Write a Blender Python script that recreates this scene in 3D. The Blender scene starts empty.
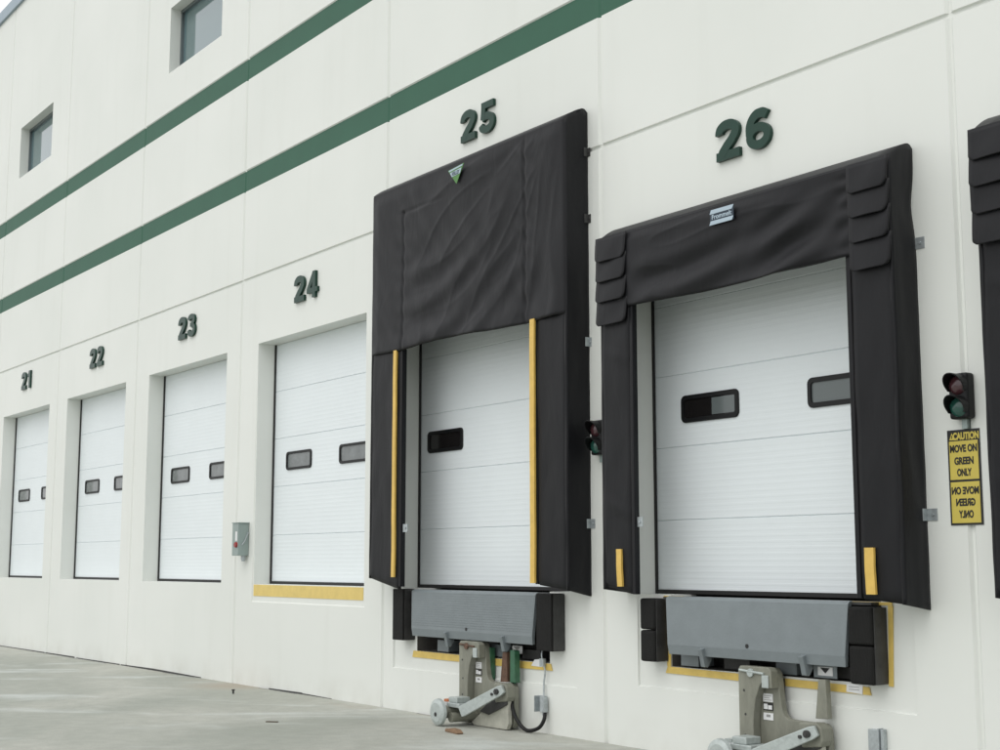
import bpy, math, random
from mathutils import Vector, noise
random.seed(7)
S = bpy.context.scene
COL = S.collection
R = math.radians

# ------------------------------------------------------------------ materials
def mat(name, col, rough=.6, metal=0.0, spec=.5, var=0.0, vscale=3.0, bump=0.0, bscale=60.0, stretch=(1, 1, 1), coat=0.0):
    m = bpy.data.materials.new(name); m.use_nodes = True
    nt = m.node_tree; b = nt.nodes['Principled BSDF']
    b.inputs['Roughness'].default_value = rough
    b.inputs['Metallic'].default_value = metal
    b.inputs['Specular IOR Level'].default_value = spec
    b.inputs['Coat Weight'].default_value = coat
    c = (*col, 1)
    b.inputs['Base Color'].default_value = c
    tc = nt.nodes.new('ShaderNodeTexCoord')
    mp = nt.nodes.new('ShaderNodeMapping'); mp.inputs['Scale'].default_value = stretch
    nt.links.new(tc.outputs['Object'], mp.inputs['Vector'])
    if var > 0:
        n = nt.nodes.new('ShaderNodeTexNoise'); n.inputs['Scale'].default_value = vscale
        n.inputs['Detail'].default_value = 6; n.inputs['Roughness'].default_value = .6
        nt.links.new(mp.outputs[0], n.inputs['Vector'])
        r = nt.nodes.new('ShaderNodeMapRange'); r.inputs[1].default_value = .3; r.inputs[2].default_value = .7
        r.inputs[3].default_value = 1 - var; r.inputs[4].default_value = 1 + var
        nt.links.new(n.outputs['Fac'], r.inputs[0])
        mx = nt.nodes.new('ShaderNodeVectorMath'); mx.operation = 'SCALE'
        mx.inputs[0].default_value = col
        nt.links.new(r.outputs[0], mx.inputs['Scale'])
        nt.links.new(mx.outputs[0], b.inputs['Base Color'])
    if bump > 0:
        n2 = nt.nodes.new('ShaderNodeTexNoise'); n2.inputs['Scale'].default_value = bscale
        n2.inputs['Detail'].default_value = 4
        nt.links.new(mp.outputs[0], n2.inputs['Vector'])
        bp = nt.nodes.new('ShaderNodeBump'); bp.inputs['Strength'].default_value = bump
        bp.inputs['Distance'].default_value = .01
        nt.links.new(n2.outputs['Fac'], bp.inputs['Height'])
        nt.links.new(bp.outputs[0], b.inputs['Normal'])
    return m

M = {}
def wall_material():
    m = bpy.data.materials.new('painted_concrete'); m.use_nodes = True
    nt = m.node_tree; N = nt.nodes; L = nt.links; b = N['Principled BSDF']
    b.inputs['Roughness'].default_value = .55; b.inputs['Specular IOR Level'].default_value = .35
    tc = N.new('ShaderNodeTexCoord')
    def noise_(scale, stretch, det=5):
        mp = N.new('ShaderNodeMapping'); mp.inputs['Scale'].default_value = stretch
        L.new(tc.outputs['Object'], mp.inputs['Vector'])
        n = N.new('ShaderNodeTexNoise'); n.inputs['Scale'].default_value = scale; n.inputs['Detail'].default_value = det
        L.new(mp.outputs[0], n.inputs['Vector']); return n
    big = noise_(.45, (1, 1, 1.2)); drip = noise_(1.6, (2.2, 1, .22), 7); fine = noise_(240, (1, 1, 1), 2); mid = noise_(16, (1, 1, 1), 4)
    cr = N.new('ShaderNodeValToRGB')
    cr.color_ramp.elements[0].position = .3; cr.color_ramp.elements[0].color = (.690, .712, .672, 1)
    cr.color_ramp.elements[1].position = .7; cr.color_ramp.elements[1].color = (.735, .752, .715, 1)
    L.new(big.outputs['Fac'], cr.inputs[0])
    r2 = N.new('ShaderNodeMapRange'); r2.inputs[1].default_value = .55; r2.inputs[2].default_value = .8
    r2.inputs[3].default_value = 0; r2.inputs[4].default_value = .22
    L.new(drip.outputs['Fac'], r2.inputs[0])
    mx = N.new('ShaderNodeMix'); mx.data_type = 'RGBA'
    mx.inputs[7].default_value = (.61, .625, .575, 1)
    L.new(r2.outputs[0], mx.inputs[0]); L.new(cr.outputs[0], mx.inputs[6])
    # splash grime just above the pavement
    sp = N.new('ShaderNodeSeparateXYZ'); L.new(tc.outputs['Object'], sp.inputs[0])
    g = N.new('ShaderNodeMapRange'); g.inputs[1].default_value = .28; g.inputs[2].default_value = -.02
    g.inputs[3].default_value = 0; g.inputs[4].default_value = .34
    L.new(sp.outputs['Z'], g.inputs[0])
    gm = N.new('ShaderNodeMath'); gm.operation = 'MULTIPLY'; L.new(g.outputs[0], gm.inputs[0])
    gn = noise_(2.6, (1, 1, .8)); gr = N.new('ShaderNodeMapRange'); gr.inputs[1].default_value = .4; gr.inputs[2].default_value = .7
    L.new(gn.outputs['Fac'], gr.inputs[0]); L.new(gr.outputs[0], gm.inputs[1])
    m2 = N.new('ShaderNodeMix'); m2.data_type = 'RGBA'; m2.inputs[7].default_value = (.48, .47, .41, 1)
    L.new(gm.outputs[0], m2.inputs[0]); L.new(mx.outputs[2], m2.inputs[6])
    L.new(m2.outputs[2], b.inputs['Base Color'])
    ad = N.new('ShaderNodeMath'); ad.operation = 'ADD'
    L.new(fine.outputs['Fac'], ad.inputs[0]); L.new(mid.outputs['Fac'], ad.inputs[1])
    bp = N.new('ShaderNodeBump'); bp.inputs['Strength'].default_value = .12; bp.inputs['Distance'].default_value = .006
    L.new(ad.outputs[0], bp.inputs['Height']); L.new(bp.outputs[0], b.inputs['Normal'])
    return m
M['wall'] = wall_material()
M['green'] = mat('green_paint', (.026, .102, .062), .60, var=.06, vscale=2, bump=.1, bscale=120, spec=.4)
M['digit'] = mat('green_digit', (.008, .040, .026), .35, spec=.32, var=.1, vscale=8)
M['door'] = mat('white_door_steel', (.735, .785, .80), .42, spec=.4, var=.02, vscale=1.3, bump=.05, bscale=160)
M['rubber'] = mat('black_rubber', (.012, .012, .012), .6)
M['frame'] = mat('black_window_frame', (.006, .0065, .007), .45, spec=.3)
M['pane'] = mat('small_pane', (.13, .145, .145), .10, spec=.8, var=.35, vscale=4)
M['pane_dark'] = mat('dark_pane', (.012, .011, .011), .12, spec=.4)
M['pane_light'] = mat('clear_pane', (.12, .14, .14), .12, spec=.5)
M['glass'] = mat('tinted_glass', (.10, .17, .18), .04, spec=1.0, coat=.6)
M['alu'] = mat('dark_aluminium', (.16, .19, .20), .35, metal=.6)
M['coping'] = mat('coping_metal', (.26, .33, .38), .4, metal=.3, var=.05)
M['yellow'] = mat('yellow_paint', (.66, .48, .125), .55, var=.12, vscale=7, bump=.2, bscale=60)
M['yellow_soft'] = mat('faded_yellow_paint', (.68, .52, .17), .6, var=.07, vscale=7, bump=.2, bscale=60)
M['strip'] = mat('yellow_vinyl', (.66, .44, .10), .45, var=.09, vscale=12, bump=.2, bscale=50)
M['galv'] = mat('galvanised_steel', (.42, .46, .47), .42, metal=.55, var=.18, vscale=25)
M['lip'] = mat('grey_steel_lip', (.185, .213, .223), .42, metal=.1, var=.07, vscale=5, bump=.12, bscale=50)
M['dark_steel'] = mat('dark_steel', (.035, .035, .034), .6, var=.3, vscale=9)
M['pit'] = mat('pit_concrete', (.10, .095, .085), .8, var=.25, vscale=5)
M['bumper'] = mat('laminated_rubber', (.0065, .0065, .006), .75, spec=.3, var=.35, vscale=40, bump=.6, bscale=90, stretch=(4, 1, .2))
M['olive'] = mat('olive_paint', (.205, .208, .168), .5, var=.17, vscale=9, bump=.25, bscale=40, stretch=(1.5, 1.5, .6))
M['foot'] = mat('worn_foot_paint', (.40, .40, .34), .55, var=.2, vscale=10)
M['silver'] = mat('zinc_paint', (.42, .465, .45), .42, metal=.2, var=.12, vscale=30, bump=.15, bscale=60)
M['rust'] = mat('rusty_steel', (.105, .058, .036), .75, var=.4, vscale=20, bump=.3)
M['spring_green'] = mat('green_enamel', (.032, .115, .060), .45, var=.25, vscale=18)
M['sticker'] = mat('white_sticker', (.74, .75, .75), .5, var=.05)
M['ink'] = mat('black_ink', (.012, .012, .012), .5)
M['ink_grey'] = mat('grey_ink', (.28, .28, .27), .5)
M['orange'] = mat('orange_ink', (.50, .17, .07), .5)
M['sign'] = mat('sign_yellow', (.58, .47, .085), .45, var=.05, vscale=3)
M['box'] = mat('grey_box_paint', (.28, .34, .325), .4, metal=.2, var=.07)
M['red'] = mat('red_plastic', (.28, .02, .02), .4)
M['lamp_red'] = mat('red_lens', (.060, .022, .026), .16, spec=.7)
M['lamp_green'] = mat('green_lens', (.016, .075, .058), .16, spec=.7)
M['cable'] = mat('black_cable', (.005, .005, .005), .5, spec=.3)
M['wood'] = mat('brown_wood', (.21, .13, .075), .8, var=.25, vscale=30)
M['leaf'] = mat('dry_leaf', (.07, .05, .03), .8)
M['logo_green'] = mat('logo_green', (.085, .22, .06), .6)
M['logo_blue'] = mat('logo_pale_blue', (.40, .49, .56), .6)
M['logo_dark'] = mat('logo_navy', (.025, .04, .06), .6)

def fabric():
    m = mat('black_vinyl', (.0040, .0042, .0058), .50, spec=.27, var=.15, vscale=2.2)
    nt = m.node_tree; N = nt.nodes; L = nt.links; b = N['Principled BSDF']
    b.inputs['Sheen Weight'].default_value = .03; b.inputs['Sheen Roughness'].default_value = .5
    tc = N.new('ShaderNodeTexCoord')
    mp = N.new('ShaderNodeMapping'); mp.inputs['Rotation'].default_value = (0, R(35), 0); mp.inputs['Scale'].default_value = (1.1, 1, .45)
    L.new(tc.outputs['Object'], mp.inputs[0])
    n = N.new('ShaderNodeTexNoise'); n.inputs['Scale'].default_value = 5; n.inputs['Detail'].default_value = 5
    n.inputs['Distortion'].default_value = .8
    L.new(mp.outputs[0], n.inputs['Vector'])
    n2 = N.new('ShaderNodeTexNoise'); n2.inputs['Scale'].default_value = 420
    L.new(tc.outputs['Object'], n2.inputs['Vector'])
    b1 = N.new('ShaderNodeBump'); b1.inputs['Strength'].default_value = .16; b1.inputs['Distance'].default_value = .03
    L.new(n.outputs['Fac'], b1.inputs['Height'])
    b2 = N.new('ShaderNodeBump'); b2.inputs['Strength'].default_value = .12; b2.inputs['Distance'].default_value = .002
    L.new(n2.outputs['Fac'], b2.inputs['Height']); L.new(b1.outputs[0], b2.inputs['Normal'])
    L.new(b2.outputs[0], b.inputs['Normal'])
    return m
M['fabric'] = fabric()

def ground_material():
    m = bpy.data.materials.new('concrete_apron'); m.use_nodes = True
    nt = m.node_tree; N = nt.nodes; L = nt.links; b = N['Principled BSDF']
    tc = N.new('ShaderNodeTexCoord')
    def nz(scale, stretch=(1, 1, 1), rot=0, det=6, dist=0.0, rough=.55):
        mp = N.new('ShaderNodeMapping'); mp.inputs['Rotation'].default_value = (0, 0, rot)
        mp2 = N.new('ShaderNodeMapping'); mp2.inputs['Scale'].default_value = stretch
        L.new(tc.outputs['Object'], mp.inputs[0]); L.new(mp.outputs[0], mp2.inputs[0])
        n = N.new('ShaderNodeTexNoise'); n.inputs['Scale'].default_value = scale; n.inputs['Detail'].default_value = det
        n.inputs['Distortion'].default_value = dist; n.inputs['Roughness'].default_value = rough
        L.new(mp2.outputs[0], n.inputs['Vector']); return n
    big = nz(.55, (1, .5, 1), R(-55), 5, .6)
    st = nz(1.0, (.50, 1.3, 1), R(-50), 5, .5)
    fine = nz(70, det=5); mid = nz(6, det=6)
    cr = N.new('ShaderNodeValToRGB'); e = cr.color_ramp.elements
    e[0].position = .36; e[0].color = (.275, .290, .250, 1); e[1].position = .66; e[1].color = (.405, .41, .365, 1)
    L.new(big.outputs['Fac'], cr.inputs[0])
    sr = N.new('ShaderNodeMapRange'); sr.inputs[1].default_value = .50; sr.inputs[2].default_value = .70; sr.inputs[4].default_value = .75
    sr.interpolation_type = 'SMOOTHSTEP'
    L.new(st.outputs['Fac'], sr.inputs[0])
    mx = N.new('ShaderNodeMix'); mx.data_type = 'RGBA'; mx.inputs[7].default_value = (.50, .53, .505, 1)
    L.new(sr.outputs[0], mx.inputs[0]); L.new(cr.outputs[0], mx.inputs[6])
    fr = N.new('ShaderNodeMapRange'); fr.inputs[1].default_value = .3; fr.inputs[2].default_value = .7; fr.inputs[3].default_value = .82; fr.inputs[4].default_value = 1.14
    ad = N.new('ShaderNodeMath'); ad.operation = 'ADD'; L.new(fine.outputs['Fac'], ad.inputs[0]); L.new(mid.outputs['Fac'], ad.inputs[1])
    hf = N.new('ShaderNodeMath'); hf.operation = 'MULTIPLY'; hf.inputs[1].default_value = .5; L.new(ad.outputs[0], hf.inputs[0])
    L.new(hf.outputs[0], fr.inputs[0])
    vm = N.new('ShaderNodeVectorMath'); vm.operation = 'SCALE'; L.new(mx.outputs[2], vm.inputs[0]); L.new(fr.outputs[0], vm.inputs['Scale'])
    # silt that has washed up against the wall
    sx = N.new('ShaderNodeSeparateXYZ'); L.new(tc.outputs['Object'], sx.inputs[0])
    wy = N.new('ShaderNodeMapRange'); wy.inputs[1].default_value = -.5; wy.inputs[2].default_value = 0; wy.inputs[3].default_value = 0; wy.inputs[4].default_value = 1
    L.new(sx.outputs['Y'], wy.inputs[0])
    dn = nz(1.5, (1, 1.5, 1), 0, 6, .5); dr = N.new('ShaderNodeMapRange'); dr.inputs[1].default_value = .52; dr.inputs[2].default_value = .80
    L.new(dn.outputs['Fac'], dr.inputs[0])
    mu = N.new('ShaderNodeMath'); mu.operation = 'MULTIPLY'; L.new(wy.outputs[0], mu.inputs[0]); L.new(dr.outputs[0], mu.inputs[1])
    # rust coloured patch at the foot of the joint by the switch box
    ds = N.new('ShaderNodeVectorMath'); ds.operation = 'DISTANCE'; ds.inputs[1].default_value = (-10.6, -.05, 0)
    L.new(tc.outputs['Object'], ds.inputs[0])
    dd = N.new('ShaderNodeMapRange'); dd.inputs[1].default_value = .8; dd.inputs[2].default_value = .25; dd.inputs[3].default_value = 0; dd.inputs[4].default_value = .9
    L.new(ds.outputs['Value'], dd.inputs[0])
    mm = N.new('ShaderNodeMath'); mm.operation = 'MAXIMUM'; L.new(mu.outputs[0], mm.inputs[0]); L.new(dd.outputs[0], mm.inputs[1])
    mc = N.new('ShaderNodeMix'); mc.data_type = 'RGBA'; mc.inputs[7].default_value = (.33, .295, .235, 1)
    L.new(mm.outputs[0], mc.inputs[0]); L.new(vm.outputs[0], mc.inputs[6])
    L.new(mc.outputs[2], b.inputs['Base Color'])
    rr = N.new('ShaderNodeMapRange'); rr.inputs[1].default_value = .35; rr.inputs[2].default_value = .65; rr.inputs[3].default_value = .5; rr.inputs[4].default_value = .8
    L.new(big.outputs['Fac'], rr.inputs[0]); L.new(rr.outputs[0], b.inputs['Roughness'])
    bp = N.new('ShaderNodeBump'); bp.inputs['Strength'].default_value = .25; bp.inputs['Distance'].default_value = .006
    L.new(hf.outputs[0], bp.inputs['Height']); L.new(bp.outputs[0], b.inputs['Normal'])
    return m
M['ground'] = ground_material()

# ------------------------------------------------------------------ mesh helpers
class MB:
    def __init__(s): s.v = []; s.f = []; s.m = []
    def add(s, vs, fs, mi=0):
        o = len(s.v); s.v += [tuple(p) for p in vs]
        for f in fs: s.f.append([i + o for i in f]); s.m.append(mi)
        return s
    def box(s, x0, x1, y0, y1, z0, z1, mi=0):
        v = [(x, y, z) for x in (x0, x1) for y in (y0, y1) for z in (z0, z1)]
        return s.add(v, [(0, 1, 3, 2), (4, 6, 7, 5), (0, 4, 5, 1), (2, 3, 7, 6), (0, 2, 6, 4), (1, 5, 7, 3)], mi)
    def prism(s, poly, y0, y1, mi=0, fn=None):
        n = len(poly)
        a = sum(poly[i][0] * poly[(i + 1) % n][1] - poly[(i + 1) % n][0] * poly[i][1] for i in range(n))
        if a < 0: poly = poly[::-1]
        v = [(x, y0, z) for x, z in poly] + [(x, y1, z) for x, z in poly]
        if fn: v = [fn(p) for p in v]
        f = [tuple(range(n)), tuple(range(2 * n - 1, n - 1, -1))] + [(i, i + n, (i + 1) % n + n, (i + 1) % n) for i in range(n)]
        return s.add(v, f, mi)
    def tube(s, pts, r, seg=10, mi=0, cap=True):
        pts = [Vector(p) for p in pts]; o = len(s.v); n = len(pts)
        rs = r if isinstance(r, (list, tuple)) else [r] * n
        prev = None; V = []
        for i, p in enumerate(pts):
            d = (pts[min(i + 1, n - 1)] - pts[max(i - 1, 0)]).normalized()
            up = Vector((0, 0, 1)) if abs(d.z) < .95 else Vector((0, 1, 0))
            if prev is None: a = d.cross(up).normalized()
            else: a = (prev - d * prev.dot(d)).normalized()
            prev = a; b = d.cross(a)
            for k in range(seg):
                t = 2 * math.pi * k / seg
                V.append(tuple(p + (a * math.cos(t) + b * math.sin(t)) * rs[i]))
        F = [(i * seg + k, i * seg + (k + 1) % seg, (i + 1) * seg + (k + 1) % seg, (i + 1) * seg + k) for i in range(n - 1) for k in range(seg)]
        if cap: F += [tuple(range(seg))[::-1], tuple(range((n - 1) * seg, n * seg))]
        return s.add(V, F, mi)

def world_loc(o):
    v = Vector((0, 0, 0))
    while o: v += o.location; o = o.parent
    return v

def build(name, mb, mats, parent=None, loc=None, bevel=0, seg=2, smooth=False, auto=None):
    base = Vector(loc) if loc else (world_loc(parent) if parent else Vector((0, 0, 0)))
    me = bpy.data.meshes.new(name)
    me.from_pydata([tuple(Vector(p) - base) for p in mb.v], [], mb.f)
    if not isinstance(mats, (list, tuple)): mats = [mats]
    for m in mats: me.materials.append(m)
    for p, mi in zip(me.polygons, mb.m): p.material_index = mi; p.use_smooth = smooth
    me.update()
    o = bpy.data.objects.new(name, me); COL.objects.link(o)
    if parent:
        o.parent = parent; o.location = base - world_loc(parent)
    else: o.location = base
    if bevel:
        b = o.modifiers.new('bevel', 'BEVEL'); b.width = bevel; b.segments = seg; b.limit_method = 'ANGLE'; b.angle_limit = R(40)
        b.harden_normals = False
    return o

def tag(o, label=None, cat=None, group=None, kind=None):
    if label: o['label'] = label
    if cat: o['category'] = cat
    if group: o['group'] = group
    if kind: o['kind'] = kind
    return o
def empty(name, loc):
    o = bpy.data.objects.new(name, None); COL.objects.link(o); o.location = loc; o.empty_display_size = .2
    return o
def copy_tree(o, loc=None, parent=None):
    c = o.copy(); COL.objects.link(c)
    if parent: c.parent = parent
    if loc: c.location = loc
    for ch in list(o.children): copy_tree(ch, None, c)
    return c
def text_mesh(txt, size, sx=1.0, offset=0.0, extrude=.002, mirror=False, shear=0, bevel=0.0, center=True, spacing=1.0):
    cu = bpy.data.curves.new('lettering', 'FONT'); cu.body = txt; cu.size = size; cu.offset = offset
    cu.extrude = extrude; cu.align_x = 'CENTER' if center else 'LEFT'; cu.align_y = 'BOTTOM_BASELINE'; cu.resolution_u = 8
    cu.bevel_depth = bevel; cu.bevel_resolution = 1 if bevel else 0; cu.space_character = spacing
    o = bpy.data.objects.new('lettering', cu); COL.objects.link(o)
    bpy.context.view_layer.update()
    me = bpy.data.meshes.new_from_object(o.evaluated_get(bpy.context.evaluated_depsgraph_get()))
    v = [(p.co.x * sx * (-1 if mirror else 1), -p.co.z, p.co.y) for p in me.vertices]
    f = [list(p.vertices) for p in me.polygons]
    if mirror: f = [q[::-1] for q in f]
    bpy.data.objects.remove(o); bpy.data.curves.remove(cu); bpy.data.meshes.remove(me)
    return v, f
def put_text(mb, txt, size, x, y, z, mi=0, **k):
    v, f = text_mesh(txt, size, **k)
    mb.add([(a + x, b + y, c + z) for a, b, c in v], f, mi); return mb

# ------------------------------------------------------------------ ground
GZ = -.02
g = MB()
g.add([(-250, -250, GZ), (250, -250, GZ), (250, -.035, GZ), (-250, -.035, GZ)], [(0, 1, 2, 3)])
g.add([(-250, .1, GZ - .05), (250, .1, GZ - .05), (250, 250, GZ - .05), (-250, 250, GZ - .05)], [(0, 1, 2, 3)])
tag(build('ground', g, M['ground']), kind='structure')
g = MB(); g.box(-36, 16, -.035, -.0, GZ - .06, GZ - .004)
tag(build('expansion_joint', g, M['rubber']), kind='structure')
# sealed stretches of that joint
g = MB()
x = -36
for a, b in ((-36, -21.3), (-15.4, -13.2), (-12.1, -10.2), (-9.2, -6.6), (-6.2, 16)):
    g.box(a, b, -.035, -.001, GZ - .0038, GZ - .0005)
tag(build('joint_sealant', g, M['ground']), kind='structure')

# dark strips standing in for shadow in the open gap under the wall panels
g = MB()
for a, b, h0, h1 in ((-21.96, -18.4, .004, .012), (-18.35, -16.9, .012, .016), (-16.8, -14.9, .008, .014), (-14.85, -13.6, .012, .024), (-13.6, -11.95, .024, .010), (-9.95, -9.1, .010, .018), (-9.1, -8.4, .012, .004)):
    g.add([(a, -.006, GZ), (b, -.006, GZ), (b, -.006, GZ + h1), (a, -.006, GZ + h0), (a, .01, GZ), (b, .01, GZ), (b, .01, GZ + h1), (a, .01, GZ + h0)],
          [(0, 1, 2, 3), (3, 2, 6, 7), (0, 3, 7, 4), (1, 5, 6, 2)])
tag(build('base_gap_shadow', g, M['dark_steel']), kind='structure')

# ------------------------------------------------------------------ warehouse
W = empty('warehouse', (-9, 0, 0))
tag(W, 'long white concrete warehouse wall with two green stripes and a row of dock doors', 'warehouse')
ZB, ZT = -.08, 12.6
SILL, TOP = 1.22, 4.244
DOORS = {21: (-21.44, -18.72), 22: (-17.78, -15.06), 23: (-14.12, -11.40), 24: (-10.46, -7.74), 25: (-7.0, -4.16), 26: (-3.28, -.42), 27: (.50, 3.30)}
PITS = {25: (-6.66, -4.45, .592), 26: (-2.86, -.76, .655)}
WIN = [(-21.2, -19.27, 8.87, 9.88), (-13.75, -11.87, 8.79, 9.82)]
JOINTS = [k * 3.66 for k in range(-9, 4)]
GROOVE = 5.138
STR = [(6.339, 6.622), (7.879, 8.174)]
RECT = [(-7.10, -4.045, .40, SILL, .016), (-3.25, -.48, .477, SILL, .016), (-10.49, -7.71, 1.003, SILL, .012)]
xs = {-34.0, 14.0}; zs = {ZB, ZT}
for j in JOINTS: xs |= {j - .030, j - .010, j + .010, j + .030}
zs |= {GROOVE - .022, GROOVE - .010, GROOVE + .012, GROOVE + .016}
for a, b in STR: zs |= {a - .003, a, b, b + .012}
for d, (a, b) in DOORS.items(): xs |= {a, b}
for d, (a, b, c) in PITS.items(): xs |= {a, b}; zs |= {c}
zs |= {SILL, TOP}
for a, b, c, d in WIN: xs |= {a, b}; zs |= {c, d}
for a, b, c, d, e in RECT: xs |= {a, a + .006, b - .006, b}; zs |= {c, c + .008}
xs = sorted(xs); zs = sorted(zs)
def ramp(v, c, lo, li, hi_, ho):
    # 0 outside, 1 between li and hi_
    d = v - c
    if d <= lo or d >= ho: return 0
    if li <= d <= hi_: return 1
    return (d - lo) / (li - lo) if d < li else (ho - d) / (ho - hi_)
def depth(x, z):
    d = 0
    for j in JOINTS: d = max(d, .021 * ramp(x, j, -.030, -.010, .010, .030))
    d = max(d, .022 * ramp(z, GROOVE, -.022, -.010, .012, .016))
    for a, b in STR:
        if a <= z <= b: d = max(d, .014)
    for a, b, c, e, k in RECT:
        if a + .0059 <= x <= b - .0059 and c + .0079 <= z <= e + .001: d = max(d, k)
    return d
def hole(xc, zc):
    for a, b in DOORS.values():
        if a < xc < b and SILL < zc < TOP: return True
    for a, b, c in PITS.values():
        if a < xc < b and c < zc < SILL: return True
    for a, b, c, d in WIN:
        if a < xc < b and c < zc < d: return True
    return False
wall = MB(); stripes = [MB(), MB()]
idx = {}
V = []
for i, x in enumerate(xs):
    for k, z in enumerate(zs):
        idx[i, k] = len(V); V.append((x, depth(x, z), z))
F = []; SF = [[], []]; H = {}
for i in range(len(xs) - 1):
    for k in range(len(zs) - 1):
        xc, zc = (xs[i] + xs[i + 1]) / 2, (zs[k] + zs[k + 1]) / 2
        H[i, k] = hole(xc, zc)
        if H[i, k]: continue
        q = (idx[i, k], idx[i + 1, k], idx[i + 1, k + 1], idx[i, k + 1])
        s = next((n for n, (a, b) in enumerate(STR) if a - .004 < zc < b), None)
        (F if s is None else SF[s]).append(q)
wall.v = V
RV = .30
for (i, k), h in H.items():
    if not h: continue
    for di, dk, e in ((-1, 0, ((i, k), (i, k + 1))), (1, 0, ((i + 1, k + 1), (i + 1, k))), (0, -1, ((i + 1, k), (i, k))), (0, 1, ((i, k + 1), (i + 1, k + 1)))):
        if H.get((i + di, k + dk), False): continue
        a, b = e; pa, pb = V[idx[a]], V[idx[b]]
        o = len(wall.v); wall.v += [(pa[0], RV, pa[2]), (pb[0], RV, pb[2])]
        F.append((idx[a], idx[b], o + 1, o))
wall.f = [list(f) for f in F]; wall.m = [0] * len(F)
# end walls, roof and the back of the panels
wall.add([(-34, 0, ZB), (-34, 25, ZB), (-34, 25, ZT), (-34, 0, ZT), (14, 0, ZB), (14, 25, ZB), (14, 25, ZT), (14, 0, ZT)],
         [(1, 0, 3, 2), (4, 5, 6, 7), (5, 1, 2, 6), (3, 7, 6, 2)])
build('wall', wall, M['wall'], W)
for n in (0, 1):
    sm = MB(); used = {}
    for q in SF[n]:
        ids = []
        for a in q:
            if a not in used: used[a] = len(sm.v); sm.v.append(V[a])
            ids.append(used[a])
        sm.f.append(ids); sm.m.append(0)
    build('stripe', sm, M['green'], W)
c = MB(); c.prism([(-.05, ZT - .035), (-.05, ZT + .20), (-.03, ZT + .215), (.32, ZT + .23), (.35, ZT + .20), (.35, ZT - .03)], 0, 1)
c.v = [(-34.05 if y == 0 else 14.05, x, z) for x, y, z in c.v]
build('coping', c, M['coping'], W)

def frame_rounded(x0, x1, z0, z1, y0, y1, w, r):
    def rr(a, b, c, d, r, n=5):
        P = []
        for cx, cz, t0 in ((b - r, d - r, 0), (a + r, d - r, 90), (a + r, c + r, 180), (b - r, c + r, 270)):
            for k in range(n): t = R(t0 + 90 * k / (n - 1)); P.append((cx + r * math.cos(t), cz + r * math.sin(t)))
        return P
    o_ = rr(x0, x1, z0, z1, r); i_ = rr(x0 + w, x1 - w, z0 + w, z1 - w, max(r - w * .6, .006)); n = len(o_)
    m = MB()
    v = [(x, y0 + .006, z) for x, z in o_] + [(x * .9 + a * .1, y0, z * .9 + b * .1) for (x, z), (a, b) in zip(o_, i_)] + [(x, y0, z) for x, z in i_] + [(x, y1, z) for x, z in i_] + [(x, y1, z) for x, z in o_]
    f = []
    for L_ in range(5):
        for k in range(n):
            a, b = L_ * n + k, L_ * n + (k + 1) % n; c_, d_ = ((L_ + 1) % 5) * n + (k + 1) % n, ((L_ + 1) % 5) * n + k
            f.append((a, d_, c_, b))
    m.add(v, f); return m, i_
DY = .25
def make_door(x0, x1, wins, warm=False):
    """sectional overhead door: panel with ribs, jamb seals, small windows"""
    rows = []   # (z, y)
    sec = (TOP - SILL) / 5
    z = SILL + .03
    for s in range(5):
        zb = SILL + s * sec + (.03 if s == 0 else 0); zt = SILL + (s + 1) * sec
        rows += [(zb, DY + .010), (zb + .006, DY)]
        n = 12; h = (zt - zb - .012) / n
        for r_ in range(n):
            zz = zb + .006 + r_ * h
            rows += [(zz + h * .30, DY), (zz + h * .42, DY + .0006), (zz + h * .90, DY + .0006), (zz + h, DY)] if r_ < n - 1 else [(zz + h, DY)]
        rows += [(zt, DY + .010)]
    pb = MB()
    n = len(rows)
    pb.add([(x0 - .04, y, z) for z, y in rows] + [(x1 + .04, y, z) for z, y in rows], [(i, i + n, i + n + 1, i + 1) for i in range(n - 1)])
    pb.box(x0 - .04, x1 + .04, DY + .012, DY + .045, SILL + .02, TOP + .02)
    d = build('overhead_door', pb, M['door'], W)
    for a, b in ((x0 - .002, x0 + .018), (x1 - .018, x1 + .002)):
        s = MB(); s.box(a, b, DY - .022, DY - .001, SILL, TOP); build('jamb_seal', s, M['rubber'], d)
    s = MB(); s.box(x0, x1, DY - .02, DY + .008, SILL + .003, SILL + .034)
    build('bottom_seal', s, M['rubber'], d)
    for a in wins:
        fm, inner = frame_rounded(a, a + .66, 2.622, 2.85, DY - .016, DY + .01, .037 if warm else .030, .045)
        build('window_frame', fm, M['frame'], d)
        p = MB(); p.prism(inner, DY - .003, DY + .005)
        build('window_pane', p, M['pane_dark'] if warm and a == wins[0] else M['pane_light'] if warm else M['pane'], d)
        if warm and a == wins[0] and len(wins) > 1:
            p = MB(); p.box(a + .355, a + .615, DY - .006, DY - .0035, 2.667, 2.805)  # reflection in half of the pane, painted as a paler panel
            build('pane_reflection', p, M['pane_light'], d)
    return d
d24 = make_door(*DOORS[24], [-10.10, -8.75])
for k in (1, 2, 3):
    c = copy_tree(d24, d24.location + Vector((-3.66 * k, 0, 0)), W)
make_door(*DOORS[25], [-6.84], True)
make_door(*DOORS[26], [-2.94, -1.56], True)
make_door(*DOORS[27], [.86, 2.20])
for a, b, c_, d_ in WIN:
    f = MB(); w = .05
    f.box(a, b, .16, .24, c_, c_ + w); f.box(a, b, .16, .24, d_ - w, d_); f.box(a, a + w, .162, .24, c_ + w, d_ - w); f.box(b - w, b, .162, .24, c_ + w, d_ - w)
    fo = build('window_frame', f, M['alu'], W)
    p = MB(); p.box(a + w, b - w, .20, .215, c_ + w, d_ - w)
    build('window_pane', p, M['glass'], fo)

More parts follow.
